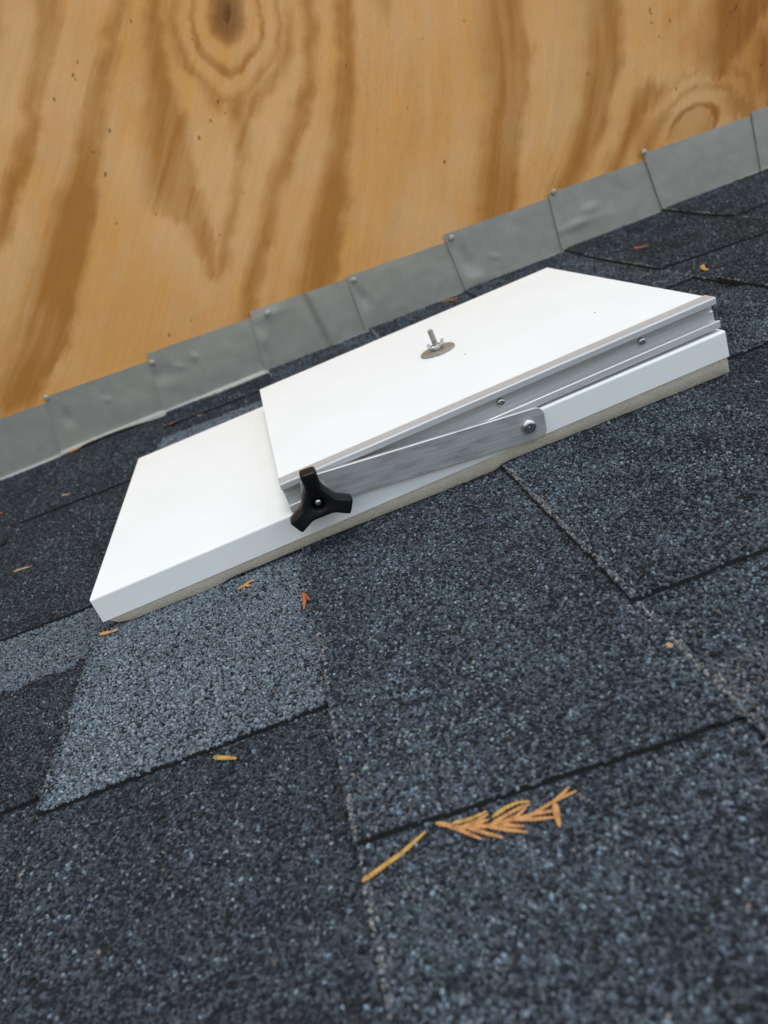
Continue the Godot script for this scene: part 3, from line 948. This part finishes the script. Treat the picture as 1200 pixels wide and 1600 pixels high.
	knob.position = Vector3(kc.x, kc.y, 0.0)
	var arms := [deg_to_rad(86), deg_to_rad(-30), deg_to_rad(207)]
	var N := 168
	var rings := []
	for lv: Array in [[0.0100, 0.0016], [0.0112, 0.0004], [0.0125, 0.0], [0.0195, 0.0], [0.0212, 0.0004], [0.0220, 0.0014]]:
		var ring := PackedVector3Array()
		for k in N:
			var a := TAU * k / N
			var lo_ := 0.002
			var hi_ := 0.03
			for q in 22:
				var m_ := (lo_ + hi_) * 0.5
				if knob_sdf(Vector2(cos(a), sin(a)) * m_, arms) < -lv[1]:
					lo_ = m_
				else:
					hi_ = m_
			ring.append(Vector3(cos(a) * lo_, sin(a) * lo_, lv[0]))
		rings.append(ring)
	st = begin(true)
	for i in rings.size() - 1:
		for k in N:
			var k1 := (k + 1) % N
			var e: Vector3 = rings[i][k1] - rings[i][k]
			quad(st, rings[i][k], rings[i][k1], rings[i + 1][k1], rings[i + 1][k], Vector3(e.y, -e.x, 0))
	st.set_smooth_group(1)
	for k in N:
		var k1 := (k + 1) % N
		var a := TAU * k / N
		var b := TAU * (k + 1) / N
		var h := [Vector3(cos(a), sin(a), 0), Vector3(cos(b), sin(b), 0)]
		quad(st, rings[5][k], rings[5][k1], h[1] * 0.0052 + Vector3(0, 0, 0.0222), h[0] * 0.0052 + Vector3(0, 0, 0.0222), Vector3(0, 0, 1))
		quad(st, h[0] * 0.0052 + Vector3(0, 0, 0.0222), h[1] * 0.0052 + Vector3(0, 0, 0.0222), h[1] * 0.0045 + Vector3(0, 0, 0.0214), h[0] * 0.0045 + Vector3(0, 0, 0.0214), Vector3(0, 0, 1))
		quad(st, h[0] * 0.0045 + Vector3(0, 0, 0.0214), h[1] * 0.0045 + Vector3(0, 0, 0.0214), h[1] * 0.0042 + Vector3(0, 0, 0.016), h[0] * 0.0042 + Vector3(0, 0, 0.016), -h[0])
		tri(st, h[0] * 0.0042 + Vector3(0, 0, 0.016), h[1] * 0.0042 + Vector3(0, 0, 0.016), Vector3(0, 0, 0.016), Vector3(0, 0, 1))
		quad(st, rings[0][k], rings[0][k1], h[1] * 0.002 + Vector3(0, 0, 0.0100), h[0] * 0.002 + Vector3(0, 0, 0.0100), Vector3(0, 0, -1))
	obj("grip", done(st), M.black_plastic, knob)
	st = begin(true)
	lathe(st, [[0.0, 0.0037], [0.0096, 0.0037], [0.0098, 0.0042], [0.0094, 0.0072], [0.0080, 0.0080], [0.0068, 0.0086], [0.0064, 0.0104]], 36, Transform3D(Basis(Vector3(1, 0, 0), PI / 2), Vector3.ZERO))
	obj("collar", done(st), M.dark_gray_plastic, knob)
	st = begin(true)
	lathe(st, [[0.0022, 0.0155], [0.0022, 0.0192], [0.0018, 0.0197], [0.0, 0.0197]], 18, Transform3D(Basis(Vector3(1, 0, 0), PI / 2), Vector3.ZERO))
	obj("threaded_stud", done(st), M.zinc, knob)
	# bolt through a wide washer on the upper board
	var wc := to_up * on_height(684, 548, 0.0487)
	var bolt := Node3D.new()
	bolt.name = "bolt"
	hatch.add_child(bolt)
	bolt.transform = up.transform * Transform3D(Basis(), Vector3(wc.x, H - 0.0003, wc.z))
	st = begin()
	lathe(st, [[0.0, 0.0], [0.0143, 0.0], [0.0146, 0.0003], [0.0146, 0.0011], [0.0143, 0.0014], [0.0050, 0.0014], [0.0, 0.0014]], 48, Transform3D(Basis(Vector3(0, 0, 1), 0.01), Vector3.ZERO))
	obj("washer", done(st), M.rusty_steel, bolt)
	st = begin()
	lathe(st, [[0.0046, 0.0014], [0.0044, 0.0017], [0.0030, 0.0021], [0.0, 0.0022]], 14, Transform3D(Basis(), Vector3(0.0006, 0, 0.0008)))
	obj("rust_stain", done(st), M.stained_steel, bolt)
	st = begin()
	lathe(st, [[0.0, 0.0020], [0.0042, 0.0020], [0.0045, 0.0025], [0.0045, 0.0052], [0.0040, 0.0058], [0.0020, 0.0060]], 6, Transform3D(Basis(Vector3(0.2, 0, 1).normalized(), 0.06), Vector3.ZERO))
	# the two stubby wings of the nut
	for s in [-1.0, 1.0]:
		tube(st, PackedVector3Array([Vector3(s * 0.003, 0.0040, 0), Vector3(s * 0.0055, 0.0052, 0.0004), Vector3(s * 0.0066, 0.0080, 0.0006)]), PackedFloat32Array([0.0019, 0.0018, 0.0013]), 7)
	obj("wing_nut", done(st), M.zinc, bolt)
	st = begin(true)
	var th := [[0.0023, 0.0050]]
	for k in 17:
		th.append([0.0024 if k % 2 else 0.0020, 0.006 + k * 0.00076])
	th.append([0.0016, 0.0188])
	th.append([0.0, 0.0189])
	lathe(st, th, 14, Transform3D(Basis(Vector3(0, 0, 1), 0.04), Vector3.ZERO))
	obj("threaded_rod", done(st), M.rusty_steel, bolt)

# ---------------------------------------------------------------- dry leaf litter
func frond(parent: Node, called: String, pix: Array, base: Vector3, r: float, mat_: String, rise := 0.0) -> void:
	# one scaly branchlet of a conifer, traced on the roof
	var key := PackedVector3Array()
	for p: Array in pix:
		var q := on_height(p[0], p[1], 0.0)
		q = on_height(p[0], p[1], surface_y(q.x, q.z))
		q = on_height(p[0], p[1], surface_y(q.x, q.z) + r * 0.8 + 0.0004 + (p[2] if p.size() > 2 else rise))
		key.append(q - base)
	var pts := PackedVector3Array()
	var rad := PackedFloat32Array()
	var total := 0.0
	for i in key.size() - 1:
		var n := maxi(2, int(key[i].distance_to(key[i + 1]) / 0.0005))
		for k in n:
			pts.append(key[i].lerp(key[i + 1], float(k) / n))
		total += key[i].distance_to(key[i + 1])
	pts.append(key[-1])
	for i in pts.size():
		var f := float(i) / maxf(1.0, pts.size() - 1.0)
		var scale_ := absf(fposmod(i * 0.0005 / 0.0016, 1.0) - 0.35)
		rad.append(r * (0.72 + 0.75 * scale_) * (1.0 - 0.5 * pow(f, 5.0)) * (1.08 - 0.16 * f) * (0.75 + 0.25 * minf(1.0, i * 0.3)))
		pts[i] += Vector3(0.0, 0.0, 0.00012) * sin(i * 2.2)
	var st := begin()
	tube(st, pts, rad, 7, 0.55)
	obj(called, done(st), M[mat_], parent)

func litter(called: String, label: String, category: String, at: Array, group := "") -> Node3D:
	var p := on_height(at[0], at[1], 0.0)
	p = on_height(at[0], at[1], surface_y(p.x, p.z))
	return thing(called, label, category, Transform3D(Basis(), p), group)

func build_litter() -> void:
	var base := func(t: Node3D) -> Vector3: return to_world.affine_inverse() * t.position
	var t := litter("conifer_sprig", "large branched orange dry conifer sprig lying across the shingle tab edge", "sprig", [760, 1285])
	var b: Vector3 = base.call(t)
	frond(t, "stem", [[682, 1286], [720, 1293], [760, 1291], [800, 1281], [830, 1274], [862, 1254], [900, 1236]], b, 0.00095, "twig_orange")
	for f: Array in [[[700, 1290], [726, 1300], [752, 1311]], [[730, 1293], [760, 1302], [786, 1309]], [[762, 1291], [795, 1297], [824, 1300]], [[775, 1287], [800, 1290], [818, 1291]], [[800, 1280], [835, 1280], [866, 1277]], [[835, 1272], [850, 1269], [863, 1267]],
		[[722, 1292], [745, 1283], [762, 1272]], [[740, 1292], [752, 1284], [764, 1280]], [[770, 1286], [795, 1271], [815, 1261], [826, 1257]], [[862, 1255], [880, 1240], [888, 1230]], [[790, 1283], [808, 1275], [822, 1262]]]:
		frond(t, "branchlet", f, b, 0.00084, "twig_orange", 0.0004)
	for f: Array in [[[708, 1286], [730, 1281], [750, 1273], [760, 1268]], [[770, 1276], [790, 1262], [808, 1254], [828, 1252]]]:
		frond(t, "branchlet", f, b, 0.00082, "twig_yellow", 0.001)
	t = litter("conifer_twig", "long straight yellow dry twig pointing at the branched orange sprig", "twig", [615, 1338])
	frond(t, "stem", [[567, 1376], [590, 1360], [625, 1335], [648, 1315], [664, 1300]], base.call(t), 0.00105, "twig_yellow")
	t = litter("conifer_twig", "short orange dry twig beside the tip of the branched sprig", "twig", [871, 1275])
	frond(t, "stem", [[867, 1257], [870, 1272], [874, 1291]], base.call(t), 0.00125, "twig_orange")
	t = litter("conifer_twig", "single yellow-orange dry twig alone on the dark lower shingle", "twig", [352, 1184])
	frond(t, "stem", [[335, 1183], [345, 1184], [358, 1184], [369, 1185]], base.call(t), 0.00130, "twig_yellow")
	t = litter("conifer_twig", "rust-red forked dry twig on the pale shingle tab", "twig", [476, 938])
	b = base.call(t)
	frond(t, "stem", [[474, 927], [476, 938], [475, 951]], b, 0.00130, "twig_rust")
	frond(t, "branchlet", [[477, 929], [481, 934], [485, 938]], b, 0.00100, "twig_rust")
	t = litter("conifer_twig", "orange dry twig under the low corner of the white panel", "twig", [168, 989])
	frond(t, "stem", [[157, 991], [170, 988], [184, 984]], base.call(t), 0.00170, "twig_orange")
	t = litter("conifer_twig", "bent yellow-orange dry twig against the foam pad", "twig", [385, 914])
	b = base.call(t)
	frond(t, "stem", [[373, 920], [382, 915], [390, 909], [397, 906]], b, 0.00140, "twig_yellow")
	frond(t, "branchlet", [[384, 915], [391, 915]], b, 0.00110, "twig_orange")
	t = litter("leaf_scrap", "orange leaf scrap caught under the lifted flashing edge", "leaf scrap", [114, 705])
	b = base.call(t)
	frond(t, "stem", [[104, 708], [114, 704], [122, 701]], b, 0.0035, "twig_orange", 0.002)
	frond(t, "stalk", [[120, 702], [132, 694], [145, 687]], b, 0.0009, "twig_tan", 0.006)
	var bits := [["small orange dry needle on the shingle between flashing and white panel", [[261, 665], [268, 661], [275, 658]], 0.0016, "twig_rust"],
		["pale tan straw bit lying beside the orange needle behind the panel", [[308, 650], [316, 648]], 0.0011, "twig_tan"],
		["tiny tan straw bit below the lifted flashing piece", [[97, 774], [109, 772]], 0.0014, "twig_tan"],
		["tan straw bit on the shingle to the low side of the white panel", [[22, 893], [34, 889], [48, 885]], 0.0014, "twig_tan"],
		["rust-red scrap on the shingles at the low end of the flashing", [[-4, 804], [4, 801]], 0.0020, "twig_rust"],
		["orange dry needle on the shingle below the rippled flashing piece", [[991, 388], [1003, 386], [1013, 384]], 0.0019, "twig_rust"],
		["yellow curled scrap near the shingle edge beyond the white panel", [[1097, 415], [1099, 420], [1106, 422]], 0.0021, "twig_yellow"],
		["tan crumb resting on the shingle joint upslope of the sprig", [[1043, 1006], [1050, 1011]], 0.0016, "twig_tan"],
		["dark rust needle on the shingle by the buckled flashing piece", [[536, 534], [542, 532]], 0.0016, "twig_rust"]]
	for k: Array in bits:
		t = litter("dry_needle", k[0], "needle", k[1][0], "scattered dry needles and scraps")
		frond(t, "stem", k[1], base.call(t), k[2], k[3])
	t = litter("dry_needle", "two crossed orange dry needles lying at the foot of the flashing behind the bolt", "needle", [700, 469], "scattered dry needles and scraps")
	b = base.call(t)
	frond(t, "stem", [[686, 474], [700, 469], [716, 465]], b, 0.0014, "twig_orange")
	frond(t, "branchlet", [[694, 467], [704, 469], [714, 470]], b, 0.0011, "twig_rust", 0.001)

# ---------------------------------------------------------------- scene
func _ready() -> void:
	rng.seed = 1
	wob.seed = 12
	wob.frequency = 1.0
	var n := Vector3(-225.0, 488.0, -FOCAL).normalized()
	var s := Vector3(cos(deg_to_rad(22.0)), sin(deg_to_rad(22.0)), 0.0)
	s = (s - n * s.dot(n)).normalized()
	var z := -n
	var w := z.cross(s)
	look = Basis(Vector3(s.x, w.x, z.x), Vector3(s.y, w.y, z.y), Vector3(s.z, w.z, z.z))
	var camera := Camera3D.new()
	camera.name = "camera"
	camera.transform = to_world * Transform3D(look, eye)
	camera.fov = rad_to_deg(2.0 * atan(800.0 / FOCAL))
	camera.near = 0.02
	camera.far = 50.0
	add_child(camera)
	var lens := CameraAttributesPhysical.new()
	lens.frustum_focal_length = 5.6
	lens.exposure_aperture = 2.2
	lens.frustum_focus_distance = 0.45
	var env := Environment.new()
	env.background_mode = Environment.BG_SKY
	var sky := Sky.new()
	var sm := ProceduralSkyMaterial.new()
	sm.sky_top_color = Color(0.875, 0.985, 1.11)
	sm.sky_horizon_color = Color(0.75, 0.70, 0.59)
	sm.sky_curve = 0.5
	sm.ground_bottom_color = Color(0.27, 0.27, 0.23)
	sm.ground_horizon_color = Color(0.44, 0.44, 0.39)
	sky.sky_material = sm
	env.sky = sky
	env.background_energy_multiplier = 1.35
	env.tonemap_mode = Environment.TONE_MAPPER_LINEAR
	env.tonemap_exposure = 1.14
	env.sdfgi_enabled = true
	env.ssao_enabled = true
	env.ssil_enabled = true
	var we := WorldEnvironment.new()
	we.name = "environment"
	we.environment = env
	we.camera_attributes = lens
	add_child(we)
	var sun := DirectionalLight3D.new()
	sun.name = "sun"
	sun.light_energy = 0.4
	sun.light_angular_distance = 25.0
	sun.light_color = Color(1.0, 0.98, 0.95)
	sun.shadow_enabled = true
	add_child(sun)
	sun.look_at_from_position(Vector3(-0.4, 2.8, 0.6), Vector3.ZERO)

	make_materials()
	build_roof()
	build_wall()
	build_flashing()
	build_hatch()
	build_litter()
